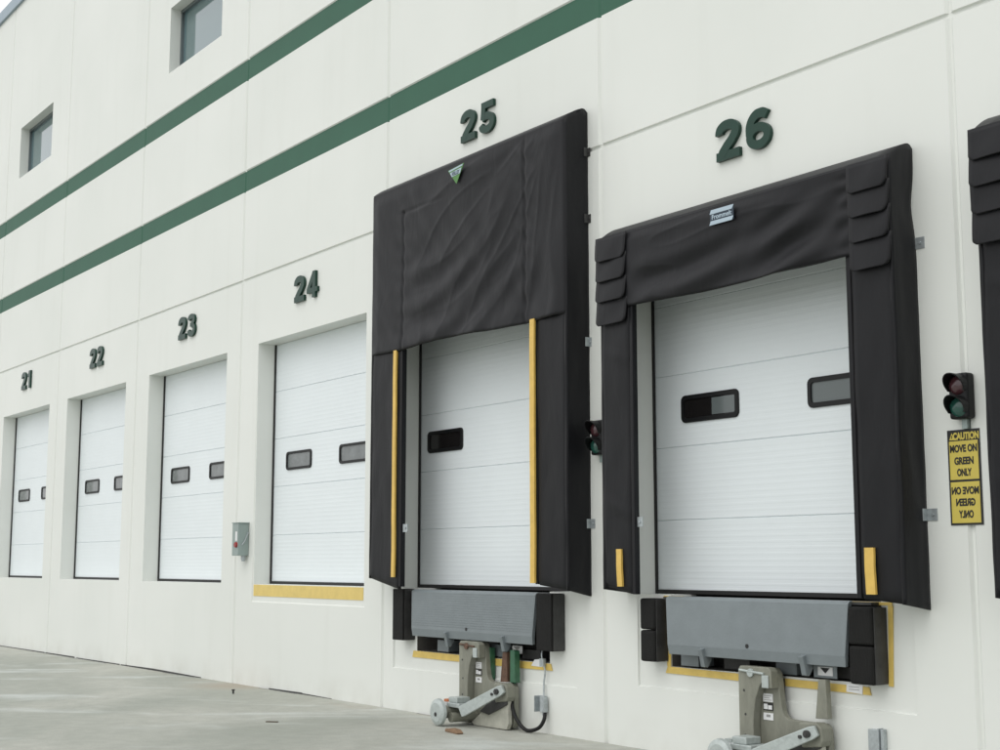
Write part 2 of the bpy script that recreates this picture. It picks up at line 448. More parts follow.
# yellow painted band under door 24, joint scratches stay off
y = MB(); y.box(-10.455, -7.75, .007, .0115, 1.075, 1.214)
build('yellow_band', y, M['yellow_soft'], W)

# ------------------------------------------------------------------ door numbers
def arc(cx, cz, rx, rz, a0, a1, n=10):
    return [(cx + rx * math.cos(R(a0 + (a1 - a0) * i / n)), cz + rz * math.sin(R(a0 + (a1 - a0) * i / n))) for i in range(n + 1)]
def ribbon(mb, path, ws, y0, y1, clamp=None, closed=False):
    n = len(path); L_ = []; R_ = []
    if not isinstance(ws, (list, tuple)): ws = [ws] * n
    for i, (x, z) in enumerate(path):
        a = path[(i - 1) % n] if (closed or i > 0) else path[i]; b = path[(i + 1) % n] if (closed or i < n - 1) else path[i]
        dx, dz = b[0] - a[0], b[1] - a[1]; l = math.hypot(dx, dz) or 1; nx, nz = -dz / l, dx / l; h = ws[i] / 2 + (.001 if closed else .003)
        L_.append((x + nx * h, z + nz * h)); R_.append((x - nx * h, z - nz * h))
    if clamp:
        cl = lambda p: (min(max(p[0], clamp[0]), clamp[1]), min(max(p[1], clamp[2]), clamp[3]))
        L_ = [cl(p) for p in L_]; R_ = [cl(p) for p in R_]
    V_ = [(x, y, z) for y in (y0, y1) for P_ in (L_, R_) for x, z in P_]
    F_ = []
    for i in range(n if closed else n - 1):
        j = (i + 1) % n
        F_ += [(i, n + i, n + j, j), (2 * n + j, 3 * n + j, 3 * n + i, 2 * n + i), (i, j, 2 * n + j, 2 * n + i), (n + j, n + i, 3 * n + i, 3 * n + j)]
    if not closed: F_ += [(0, 2 * n, 3 * n, n), (n - 1, 2 * n - 1, 4 * n - 1, 3 * n - 1)]
    mb.add(V_, F_)
def glyph(ch):
    """bold block digit .26 wide, .32 high, standing .035 off the wall"""
    m = MB(); Y0, Y1 = -.036, -.003; w, h, t = .262, .320, .078
    A = lambda cx, cz, rx, rz, a0, a1, n=16: arc(cx, cz, rx, rz, a0, a1, n)
    k = .0008
    if ch == '2':
        p = A(.131, .222, .092, .060, 188, -32, 20) + [(.175, .150), (.120, .105), (.075, .060), (.062, .030)]
        ws = [.070] * 3 + [.074] * 18 + [.074, .076, .078, .074]
        ribbon(m, p, ws[:len(p)], Y0, Y1, (0, w, .0, h)); m.box(.008, w, Y0 + k, Y1, 0, .070)
    elif ch == '1':
        m.box(.075, .160, Y0, Y1, 0, h); m.prism([(.0, .255), (.0, .205), (.076, .225), (.076, h - .002), (.062, h - .002), (.045, .280)], Y0 + k, Y1)
    elif ch == '3':
        ribbon(m, A(.120, .236, .088, .049, 175, -80, 18), .066, Y0, Y1, (0, w, 0, h))
        ribbon(m, A(.125, .098, .098, .064, 82, -178, 20), .068, Y0 + k, Y1, (0, w, 0, h))
        m.box(.085, .150, Y0 + 2 * k, Y1, .142, .196)
    elif ch == '4':
        m.box(.138, .212, Y0, Y1, 0, h); m.box(0, .262, Y0 + k, Y1, .062, .122)
        ribbon(m, [(.030, .105), (.172, .305)], .062, Y0 + 2 * k, Y1, (0, w, .062, h))
    elif ch == '5':
        m.box(.040, .245, Y0, Y1, h - .068, h); m.prism([(.040, h - .06), (.026, .150), (.092, .142), (.108, h - .06)], Y0 + k, Y1)
        ribbon(m, A(.122, .105, .098, .070, 140, -172, 24), .070, Y0 + 2 * k, Y1, (0, w, 0, .215))
    elif ch == '6':
        ribbon(m, A(.131, .105, .092, .070, 0, 360, 28)[:-1], .068, Y0, Y1, (0, w, 0, h), True)
        ribbon(m, A(.148, .165, .110, .119, 200, 50, 18), [.074] * 15 + [.072, .070, .068, .066], Y0 + k, Y1, (0, w, 0, h))
    return m
def number(n, cx, z0, label):
    r = empty('door_number', (cx, 0, z0)); tag(r, label, 'number', 'green door numbers on the wall')
    for ch, dx in zip(str(n), (-.165, .165) if n != 21 else (-.145, .165)):
        mb = glyph(ch)
        gx = [p[0] for p in mb.v]; mid = (min(gx) + max(gx)) / 2
        mb.v = [(x - mid + cx + dx, y, z + z0) for x, y, z in mb.v]
        build('digit', mb, M['digit'], r)
number(21, -20.04, 4.645, 'green number 21 on the wall above the farthest door')
number(22, -16.365, 4.625, 'green number 22 above the second farthest open bay')
number(23, -12.71, 4.615, 'green number 23 above the bay left of the grey switch box')
number(24, -9.15, 4.605, 'green number 24 above the bay with the yellow band under its door')
number(25, -5.54, 5.700, 'green number 25 above the tall black dock shelter')
number(26, -1.90, 4.628, 'green number 26 above the black shelter with corner flaps')

# ------------------------------------------------------------------ dock shelters
FY = -.262   # front face
def sheet(name, x0, x1, zb, zt, parent, disp=None, nx=30, nz=40, y=FY, thick=.012, material='fabric', edge=.012):
    """front fabric panel; zb / zt may be functions of x"""
    fb = zb if callable(zb) else (lambda x: zb); ft = zt if callable(zt) else (lambda x: zt)
    m = MB(); V_ = []
    for i in range(nx + 1):
        x = x0 + (x1 - x0) * i / nx
        for k in range(nz + 1):
            u, w = i / nx, k / nz
            z = fb(x) + (ft(x) - fb(x)) * w
            d = disp(x, z, u, w) if disp else 0
            ex = min(x - x0, x1 - x) / .03; ez = min((z - fb(x)), (ft(x) - z)) / .02
            e = max(0, 1 - ex) ** 2 * edge + (max(0, 1 - ez) ** 2 * edge if w < .5 else 0)
            V_.append((x, y - d + e, z))
    F_ = [(i * (nz + 1) + k, (i + 1) * (nz + 1) + k, (i + 1) * (nz + 1) + k + 1, i * (nz + 1) + k + 1) for i in range(nx) for k in range(nz)]
    m.add(V_, F_)
    o = build(name, m, M[material], parent, smooth=True)
    s = o.modifiers.new('solid', 'SOLIDIFY'); s.thickness = thick; s.offset = -1
    return o
def nse(x, z, s, seed=0): return noise.noise(Vector((x * s, seed, z * s)))
def ridge(t, sharp=2.0):
    return (.5 + .5 * math.sin(t)) ** sharp
def sstep(a, b, v):
    t = max(0, min(1, (v - a) / (b - a))); return t * t * (3 - 2 * t)

def side_panel(name, x, parent, zb, zf, zback, sgn, pinch=0, zbb=None):
    """side wall of the shelter from the wall out to the front curtain, gently rippled"""
    m = MB(); ny, nz = 10, 70; V_ = []
    zbb = zb - .03 if zbb is None else zbb
    for i in range(ny + 1):
        t = i / ny; y = -t * (-FY) * .99
        for k in range(nz + 1):
            w = k / nz
            z = (zbb + (zb - zbb) * t) + ((zback - .045 * (1 - t) ** 10 + (zf - zback) * t ** 1.7) - (zbb + (zb - zbb) * t)) * w
            d = .012 * nse(y * 3, z, 1.3, x) * math.sin(math.pi * t) + .004 * nse(y * 6, z, 4, x)
            pull = pinch * math.exp(-((z - (zback - .45)) / .16) ** 2) * (1 - t)
            V_.append((x + sgn * (d - pull + .006), y, z))
    F_ = [(i * (nz + 1) + k, (i + 1) * (nz + 1) + k, (i + 1) * (nz + 1) + k + 1, i * (nz + 1) + k + 1) for i in range(ny) for k in range(nz)]
    if sgn > 0: F_ = [f[::-1] for f in F_]
    m.add(V_, F_)
    o = build(name, m, M['fabric'], parent, smooth=True)
    s = o.modifiers.new('solid', 'SOLIDIFY'); s.thickness = .025; s.offset = -1
    return o
def bracket(x, y, z, parent, w=.07, d=.05, k='galv'):
    m = MB(); m.box(x, x + w, y - .006, y - .0008, z - .040, z + .040); m.box(x, x + .006, y - d, y - .006, z - .040, z + .040)
    m.tube([(x + w * .6, y - .006, z), (x + w * .6, y - .014, z)], .011, 8)
    return build('bracket', m, M[k], parent, bevel=.001, seg=1)

def top_panel(x0, x1, zf, zback, parent):
    m = MB(); n = 24; q = 8; V_ = []
    for i in range(n + 1):
        x = x0 + (x1 - x0) * i / n
        for k in range(q + 1):
            t = 1 - k / q
            V_.append((x, t * FY, zback - .045 * (1 - t) ** 10 + (zf - zback) * t ** 1.7 + .004 * nse(x, k * .3, 2) * (1 - t)))
    F_ = [(i * (q + 1) + k, (i + 1) * (q + 1) + k, (i + 1) * (q + 1) + k + 1, i * (q + 1) + k + 1) for i in range(n) for k in range(q)]
    m.add(V_, F_)
    o = build('top_panel', m, M['fabric'], parent, smooth=True)
    s = o.modifiers.new('solid', 'SOLIDIFY'); s.thickness = .02; s.offset = -1
    return o

# --- shelter 25 : tall, deep header curtain
XA, XB = -7.17, -3.845
sh = empty('dock_shelter', ((XA + XB) / 2, 0, 1.2))
tag(sh, 'tall black dock shelter with long header curtain and full height yellow strips', 'dock shelter', 'black dock shelters on the wall')
def d25(x, z, u, w):
    # folds sweep from the upper right corner down to the lower left, flattening into a swag
    h = 0
    dx = (XB - x); dz = (5.42 - z)
    # fanned folds near the right
    ang = math.atan2(dx + .02, dz + .25)
    rr = math.hypot(dx, dz)
    ph = ang * 19 + 3.4 * nse(x, z, .8, 3) + .6
    fan = 1.6 * (.5 - abs(math.sin(ph * .5)) ** 1.2) + .25 * math.sin(ph * 2.3)
    fan = .45 * fan + .55 * math.sin(ph * .8 + 1)
    A = .017 * (.35 + .9 * sstep(-.25, .35, nse(x * 1.3 + z, z * .5, 1.2, 21))) * sstep(.15, .8, rr) * (1 - sstep(1.9, 2.6, dx)) * (.55 + .45 * nse(x, z, 1.1, 5))
    h += A * fan
    # swag curves lower left
    sag = z - .24 * (x - (-5.9)) ** 2 - .22 * (x + 5.9)
    B = .010 * (.3 + sstep(-.3, .3, nse(x, z * 2, .9, 31))) * sstep(5.1, 4.3, z) * sstep(-6.6, -6.2, x) * (1 - sstep(-4.7, -4.4, x))
    h += B * math.sin(sag * 17 + 3.4 * nse(x, z, .8, 9))
    # sharp creases that follow the folds
    cr = (1 - min(1, abs(nse(ang * 3.2, rr * .45, 1.9, 41)) * 2.6)) ** 3
    h += .0055 * cr * sstep(.2, .7, rr) * (1 - sstep(2.2, 2.9, dx))
    cr2 = (1 - min(1, abs(nse(x * .5, sag * 2.2, 1.6, 51)) * 2.8)) ** 3
    h += .005 * cr2 * sstep(5.0, 4.3, z) * sstep(-6.5, -6.1, x) * (1 - sstep(-4.7, -4.45, x))
    # seam gathers
    for sx_, dep in ((-6.53, .014), (-4.43, .018)):
        if z < 5.1 or sx_ > -5:
            h -= dep * .7 * math.exp(-((x - sx_) / .018) ** 2)
            h += .0045 * math.exp(-((x - sx_) / .12) ** 2) * math.sin(z * 34 + x * 20 + 2.5 * nse(x, z, 2))
    if -6.53 < x < -4.43: h -= .008 * math.exp(-((z - 5.09) / .015) ** 2) * (1 - sstep(-6.2, -5.6, x))
    h += .018 * nse(x, z, 1.0, 1) + .007 * nse(x * 1.4 + z, z * .6, 3.5, 2)
    h += .014 * sstep(3.9, 3.64, z)
    return (h + .012) * sstep(0, .05, u) * sstep(0, .06, 1 - u) * sstep(0, .09, 1 - w)
side_panel('side_panel', XB, sh, 1.245, 5.40, 5.535, 1, zbb=1.19)
side_panel('side_panel', XA, sh, 1.32, 5.39, 5.52, -1)
lower = lambda x, z, u, w: .010 * nse(x * 1.5, z, 1.1, 7) + .005 * nse(x * 2, z, 3.1, 8)
sheet('side_curtain', XA, -6.575, lambda x: 1.325 - .115 * (x - XA) / .595, 3.80, sh, lower, 14, 60)
sheet('side_curtain', -4.265, XB, lambda x: 1.285 - .04 * (x + 4.265) / .42, 3.80, sh, lower, 14, 60)
sheet('header_curtain', XA - .002, XB + .002, lambda x: 3.66 - .035 * (x - XA) / 3.2 - .012 * math.sin((x - XA) * 3.1), 5.402, sh, d25, 190, 110, y=FY - .006)
top_panel(XA - .004, XB + .004, 5.402, 5.535, sh)
for a, b, z0, z1 in ((-6.685, -6.628, 1.335, 3.66), (-4.335, -4.270, 1.30, 3.645)):
    m = MB(); n = 24
    V_ = []
    for i in range(n + 1):
        z = z0 + (z1 - z0) * i / n; dx = .005 * nse(0, z, 1.2, a)
        V_ += [(a + dx, FY - .028 - .006 * nse(1, z, 2), z), (b + dx, FY - .028 - .006 * nse(1, z, 2), z)]
    m.add(V_, [(2 * i, 2 * i + 1, 2 * i + 3, 2 * i + 2) for i in range(n)])
    o = build('guide_stripe', m, M['strip'], sh); s = o.modifiers.new('s', 'SOLIDIFY'); s.thickness = .02; s.offset = -1
m = MB(); m.box(-6.575, -6.545, FY - .002, FY + .055, 1.24, 3.66); build('edge_binding', m, M['fabric'], sh, bevel=.006)
m = MB(); m.box(-4.30, -4.262, FY + .002, FY + .05, 1.29, 3.64); build('edge_binding', m, M['fabric'], sh, bevel=.006)
for z in (5.12, 4.51): bracket(XB + .008, 0, z, sh, .035, k='dark_steel')
bracket(XB + .008, 0, 1.81, sh, .055); bracket(XB + .008, 0, 3.4, sh, .03)
bracket(-6.535, FY + .02, 1.825, sh, .09, .006)
m = MB(); m.prism([(-5.64, 5.322), (-5.36, 5.340), (-5.49, 5.158)], FY - .050, FY - .046)
e = build('emblem', m, M['logo_green'], sh)
m = MB(); m.prism([(-5.625, 5.317), (-5.375, 5.334), (-5.385, 5.318), (-5.612, 5.302)], FY - .0525, FY - .0505)
m.prism([(-5.60, 5.290), (-5.40, 5.302), (-5.425, 5.250), (-5.57, 5.243)], FY - .0525, FY - .0505)
build('emblem_band', m, M['logo_blue'], e)
m = MB(); put_text(m, 'KELLEY', .050, -5.499, FY - .0535, 5.254, sx=.82, offset=.001, extrude=.0008)
build('emblem_lettering', m, M['logo_dark'], e)

# --- shelter 26 and 27 : lower, with stepped corner flaps
def shelter_flapped(X0, label, emblem=True):
    XA, XB = X0 - 3.365, X0 - .345
    r = empty('dock_shelter', ((XA + XB) / 2, 0, 1.2)); tag(r, label, 'dock shelter', 'black dock shelters on the wall')
    zf, zk = 4.195, 4.33
    side_panel('side_panel', XB, r, 1.205, zf, zk, 1, pinch=.028, zbb=1.165)
    side_panel('side_panel', XA, r, 1.26, zf, zk, -1)
    def lo(x, z, u, w):
        h = .012 * nse(x * 1.5, z, 1.2, X0 + 3) + .005 * nse(x * 2, z, 3.1, 8)
        for zc in (2.0, 3.25):
            h += .012 * math.exp(-(((z - zc) + (x - XA) * .4) / .035) ** 2) * math.exp(-((x - XA - .2) / .14) ** 2)
        return h
    sheet('side_curtain', XA, X0 - 3.005, lambda x: 1.285 - .06 * (x - XA) / .36, 3.75, r, lo, 14, 60)
    sheet('side_curtain', X0 - .695, XB, lambda x: 1.235 - .03 * (x + .695 - X0) / .35, 3.75, r, lo, 14, 60)
    def hd(x, z, u, w):
        xx = x - X0; h = 0
        # long swags hung from the right corner, deepest at the left
        t = z - .30 * max(0, (xx + 2.5)) ** 1.55 * .55
        A = .021 * sstep(4.1, 3.75, z) * sstep(-3.0, -2.7, xx) * (1 - sstep(-.95, -.7, xx))
        h += A * math.sin((t) * 21 + 1.3 * nse(xx, z, .7, 4) + 1.0)
        h += .009 * sstep(-2.1, -1.2, xx) * (1 - sstep(-.8, -.68, xx)) * math.sin((z - .55 * (xx + 1)) * 24 + 1.5 * nse(xx, z, 1, 6)) * sstep(4.15, 3.95, z)
        h += .006 * math.exp(-((xx + .72) / .07) ** 2) * math.sin(z * 48 + 3 * nse(xx, z, 3))
        h += .008 * (1 - min(1, abs(nse(xx * .45, t * 2.3, 1.7, 61)) * 2.8)) ** 3 * sstep(-2.95, -2.6, xx) * (1 - sstep(-.9, -.72, xx))
        h += .022 * nse(xx, z, 1.1, 11) + .006 * nse(xx * .7, z, 4, 12)
        h += .035 * sstep(3.80, 3.56, z) * math.sin(math.pi * max(0, min(1, (xx + 3.0) / 2.3)))
        return (h + .014) * sstep(0, .04, u) * sstep(0, .04, 1 - u) * sstep(0, .14, 1 - w)
    sheet('header_curtain', XA, XB, lambda x: 3.565 - .028 * math.sin(math.pi * max(0, min(1, (x - X0 + 3.0) / 2.3))), zf, r, hd, 170, 70, y=FY - .006)
    top_panel(XA - .004, XB + .006, zf, zk, r)
    m = MB(); m.box(X0 - 3.005, X0 - 2.965, FY - .002, FY + .05, 1.225, 3.62); build('edge_binding', m, M['fabric'], r, bevel=.006)
    m = MB(); m.box(X0 - .735, X0 - .695, FY + .002, FY + .05, 1.235, 3.6); build('edge_binding', m, M['fabric'], r, bevel=.006)
    for fx0, fx1 in ((X0 - 3.388, X0 - 3.0), (X0 - .672, X0 - .318)):
        for k, (zb, za) in enumerate(((3.442, 3.67), (3.638, 3.86), (3.812, 4.03), (3.985, 4.195))):
            P = []; rr_ = .05; sl = .012 * (k + 1)
            x1 = fx1 - .012; n = 6
            P.append((fx0 + .006, za)); P.append((fx1, za))
            for i in range(n):
                t = -R(90) * i / (n - 1); P.append((x1 - rr_ + rr_ * math.cos(t), zb + rr_ + rr_ * math.sin(t)))
            P.append((fx0 + .04, zb + .004)); P.append((fx0 + .008, zb + .03))
            m = MB(); lift = .018 + .006 * random.random(); curl = random.uniform(-.2, .2)
            # subdivide by slicing into a fine grid so the flap can bow
            nx, nz = 12, 10; V_ = []
            def edges(z):
                w = (z - zb) / (za - zb)
                a = fx0 + .008 * (1 - w) + (.03 * max(0, 1 - (z - zb) / .03) ** 2)
                b = x1 + (fx1 - x1) * w
                if z < zb + rr_: b = b - rr_ + math.sqrt(max(0, rr_ ** 2 - (zb + rr_ - z) ** 2))
                return a, b
            for i in range(nx + 1):
                for j in range(nz + 1):
                    w = (j / nz) ** 1.6; z = zb + (za - zb) * w; a, b = edges(z); u = i / nx
                    x = a + (b - a) * u
                    yy = FY - .024 - lift * (1 - w) - .008 * math.sin(math.pi * u) * (1 - w) + .010 * nse(x, z, 5, k + X0) - .003 * k
                    V_.append((x, yy, z - .01 * (1 - w) * (u - .5) * curl))
            m.add(V_, [(i * (nz + 1) + j, (i + 1) * (nz + 1) + j, (i + 1) * (nz + 1) + j + 1, i * (nz + 1) + j + 1) for i in range(nx) for j in range(nz)])
            o = build('corner_flap', m, M['fabric'], r, smooth=True)
            s = o.modifiers.new('s', 'SOLIDIFY'); s.thickness = .012; s.offset = -1
    for a, b, z0, z1 in ((X0 - 3.178, X0 - 3.118, 1.285, 1.585), (X0 - .640, X0 - .563, 1.265, 1.572)):
        m = MB(); n = 8; V_ = []
        for i in range(n + 1):
            z = z0 + (z1 - z0) * i / n; dx = .012 * (1 - i / n) * (1 if a < X0 - 1 else .5) + .004 * nse(0, z, 6)
            V_ += [(a + dx, FY - .024 - .006 * nse(1, z, 6), z), (b + dx, FY - .024 - .006 * nse(1, z, 6), z)]
        m.add(V_, [(2 * i, 2 * i + 1, 2 * i + 3, 2 * i + 2) for i in range(n)])
        o = build('guide_stripe', m, M['strip'], r); s = o.modifiers.new('s', 'SOLIDIFY'); s.thickness = .02; s.offset = -1
    bracket(XB - .008, 0, 3.62, r, .085); bracket(XB + .005, 0, 1.787, r, .085)
    bracket(X0 - 2.985, FY + .03, 1.80, r, .085, .006)
    if emblem:
        ex = X0 - 1.865; yy = FY - .052
        m = MB(); m.box(ex - .125, ex + .125, yy, yy + .004, 4.035, 4.152); e = build('emblem', m, M['logo_dark'], r)
        m = MB()
        m.prism([(ex - .125, 4.118), (ex + .11, 4.118), (ex + .13, 4.15), (ex - .11, 4.15)], yy - .003, yy - .0005)
        m.prism([(ex - .13, 4.033), (ex + .11, 4.033), (ex + .125, 4.064), (ex - .115, 4.064)], yy - .003, yy - .0005)
        build('emblem_bar', m, M['logo_blue'], e)
        m = MB(); put_text(m, 'Frommelt', .052, ex, yy - .002, 4.076, sx=1.02, offset=.001, extrude=.0008); build('emblem_lettering', m, M['logo_blue'], e)
    return r
shelter_flapped(0, 'lower black dock shelter with stepped corner flaps under the number 26')
shelter_flapped(3.70, 'black flapped dock shelter cut off at the right edge beside the caution sign', False)

# ------------------------------------------------------------------ dock levelers
def leveler(X0, X1, zf, lip0, lip1, label, ytop, vertical=False, rib=True):
    """X0..X1 pit opening, zf its lower edge"""
    r = empty('dock_leveler', ((X0 + X1) / 2, 0, zf)); tag(r, label, 'dock leveler', 'grey dock levelers under the shelters')
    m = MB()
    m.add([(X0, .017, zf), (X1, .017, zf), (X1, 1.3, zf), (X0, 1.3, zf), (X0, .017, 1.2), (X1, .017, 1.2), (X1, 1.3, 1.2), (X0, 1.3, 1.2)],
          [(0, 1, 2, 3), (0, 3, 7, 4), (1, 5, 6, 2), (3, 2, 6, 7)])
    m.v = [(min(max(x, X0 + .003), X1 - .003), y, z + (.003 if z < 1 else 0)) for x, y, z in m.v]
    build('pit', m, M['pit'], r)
    m = MB(); m.box(X0 + .01, X1 - .01, -.075, .32, 1.188, 1.206); m.box(X0 + .03, X1 - .03, .02, .06, 1.06, 1.186)
    for k in range(6):
        xx = X0 + .15 + k * (X1 - X0 - .3) / 5; m.box(xx - .01, xx + .01, .061, 1.2, 1.0, 1.186)
    m.box(X0 + .03, X1 - .03, .30, .34, zf + .01, zf + .16)
    build('deck', m, M['dark_steel'], r)
    # lip: hangs down, lower band bent back a little
    m = MB(); yt, yb = -.098, -.135
    zt, zb, zm = 1.207, .752 if zf < .6 else .765, .0
    zm = zb + .075
    prof = [(-.070, 1.214), (yt, 1.208), (yt - .012, 1.19), (yb, zm), (yb + .008, zb), (yb + .036, zb + .004), (yb + .036, zm), (yt + .02, 1.17), (-.06, 1.195)]
    n = len(prof)
    def xl(z): return lip0 + .05 * (1.21 - z) / .45
    def xr(z): return lip1 - .025 * (1.21 - z) / .45
    m.add([(xl(z), y_, z) for y_, z in prof] + [(xr(z), y_, z) for y_, z in prof],
          [tuple(range(n - 1, -1, -1)), tuple(range(n, 2 * n))] + [(i, (i + 1) % n, (i + 1) % n + n, i + n) for i in range(n)])
    lip = build('lip', m, M['lip'], r, bevel=.003)
    if rib:
        m = MB()
        for k in range(15):
            z = 1.18 - k * .0225; yy = yt - .012 + (yb - yt + .012) * (1.19 - z) / (1.19 - zm)
            m.box(xl(z) + .01, xr(z) - .01, yy - .0022, yy + .001, z - .003, z + .003)
        build('tread', m, M['lip'], lip)
    m = MB(); w = (lip0 + lip1) / 2
    m.tube([(w - .02, yb - .002, zb + .10), (w - .02, yb + .01, zb + .10)], .016, 12); build('lip_hole', m, M['ink'], lip)
    for lx in ((-5.885, -4.955) if zf < .6 else (-2.35, -1.335)):
        m = MB(); m.prism([(-.17, zb + .055), (-.10, zb + .075), (-.06, zb + .03), (-.06, zb - .03), (-.10, zb - .082), (-.135, zb - .078), (-.15, zb - .01)], lx - .022, lx + .022)
        m.v = [(y_, x_, z_) for x_, y_, z_ in m.v]
        build('lip_lug', m, M['lip'], r, bevel=.004)
        m = MB(); m.box(lx - .42, lx - .22, .03, .20, zf + .012, zf + .125); build('lip_support', m, M['lip'], r, bevel=.004)
        m = MB(); m.box(lx + .03, lx + .30, .06, .16, zf + .012, zf + .10); build('lip_support', m, M['dark_steel'], r, bevel=.004)
    return r
r25 = leveler(-6.66, -4.45, .592, -6.575, -4.495, 'grey dock leveler lip hanging below door 25', 0)
m = MB(); m.prism([(-6.735, .527), (-6.715, .592), (-4.43, .588), (-4.405, .528), (-5.1, .524)], .006, .0125)
build('pit_edge', m, M['yellow'], r25)
m = MB(); m.box(-5.01, -4.86, .012, .0145, .652, .722); st = build('sticker', m, M['sticker'], r25)
m = MB(); m.prism([(-4.985, .715), (-4.89, .715), (-4.935, .67)], .0085, .0115); build('sticker_mark', m, M['ink_grey'], st)
m = MB(); m.prism([(-4.71, .556), (-4.555, .553), (-4.575, .622), (-4.66, .612)], .001, .005); build('sticker', m, M['sticker'], r25)

r26 = leveler(-2.86, -.76, .655, -2.785, -.94, 'grey dock leveler lip hanging below door 26', 0, rib=False)
m = MB(); m.prism([(-2.925, .602), (-2.90, .655), (-.88, .632), (-.865, .578)], .006, .0125)
m.box(-2.905, -2.862, .006, .0125, .656, 1.19); m.prism([(-.712, .65), (-.695, 1.185), (-.655, 1.185), (-.675, .648)], .006, .0125)
m.box(-2.93, -2.70, .004, .010, 1.191, 1.212); m.box(-1.0, -.66, .004, .010, 1.187, 1.208)
build('pit_edge', m, M['yellow'], r26)
m = MB(); m.box(-1.30, -1.165, -.03, -.027, .688, .748); st = build('sticker', m, M['sticker'], r26)
m = MB(); m.prism([(-1.275, .742), (-1.19, .742), (-1.23, .704)], -.0335, -.0305); build('sticker_mark', m, M['ink'], st)
m = MB(); m.box(-1.34, -1.13, -.0265, -.02, .672, .765); build('lip_support', m, M['lip'], r26)
m = MB(); m.prism([(-1.075, .588), (-.935, .580), (-.93, .640), (-1.07, .648)], .001, .005); build('sticker', m, M['sticker'], r26)
m = MB()
for k in range(2): m.box(-1.05, -.96, -.0005, .0007, .605 + k * .018, .609 + k * .018)
build('sticker_line', m, M['ink_grey'], r26)

def bumper(x0, x1, z0, z1, n, label):
    r = empty('dock_bumper', ((x0 + x1) / 2, 0, z0)); tag(r, label, 'dock bumper', 'black rubber bumpers beside the dock levelers')
    h = (z1 - z0) / n
    for k in range(n):
        m = MB(); m.box(x0, x1, -.135, .012, z0 + k * h + .003, z0 + (k + 1) * h - .003)
        p = build('pad', m, M['bumper'], r, bevel=.02 if n > 1 else .008, seg=3)
        m = MB()
        for dz in ((.5,) if n > 1 else (.2, .5, .8)):
            m.tube([(x1 - .002, -.06, z0 + (k + dz) * h), (x1 + .010, -.06, z0 + (k + dz) * h)], .017, 10)
        build('bolt', m, M['dark_steel'], p)
    m = MB(); m.box(x1 + .0005, x1 + .008, -.115, .010, z0 + .008, z1 - .008); build('side_plate', m, M['dark_steel'], r)
    return r
bumper(-6.90, -6.70, .695, 1.215, 1, 'plain black bumper left of the lip under door 25')
bumper(-4.455, -4.235, .705, 1.210, 1, 'plain black bumper right of the lip under door 25')
bumper(-3.07, -2.895, .690, 1.195, 2, 'two piece black bumper left of the lip under door 26')
bumper(-.93, -.722, .655, 1.180, 2, 'two piece black bumper right of the lip beside a yellow edge under door 26')

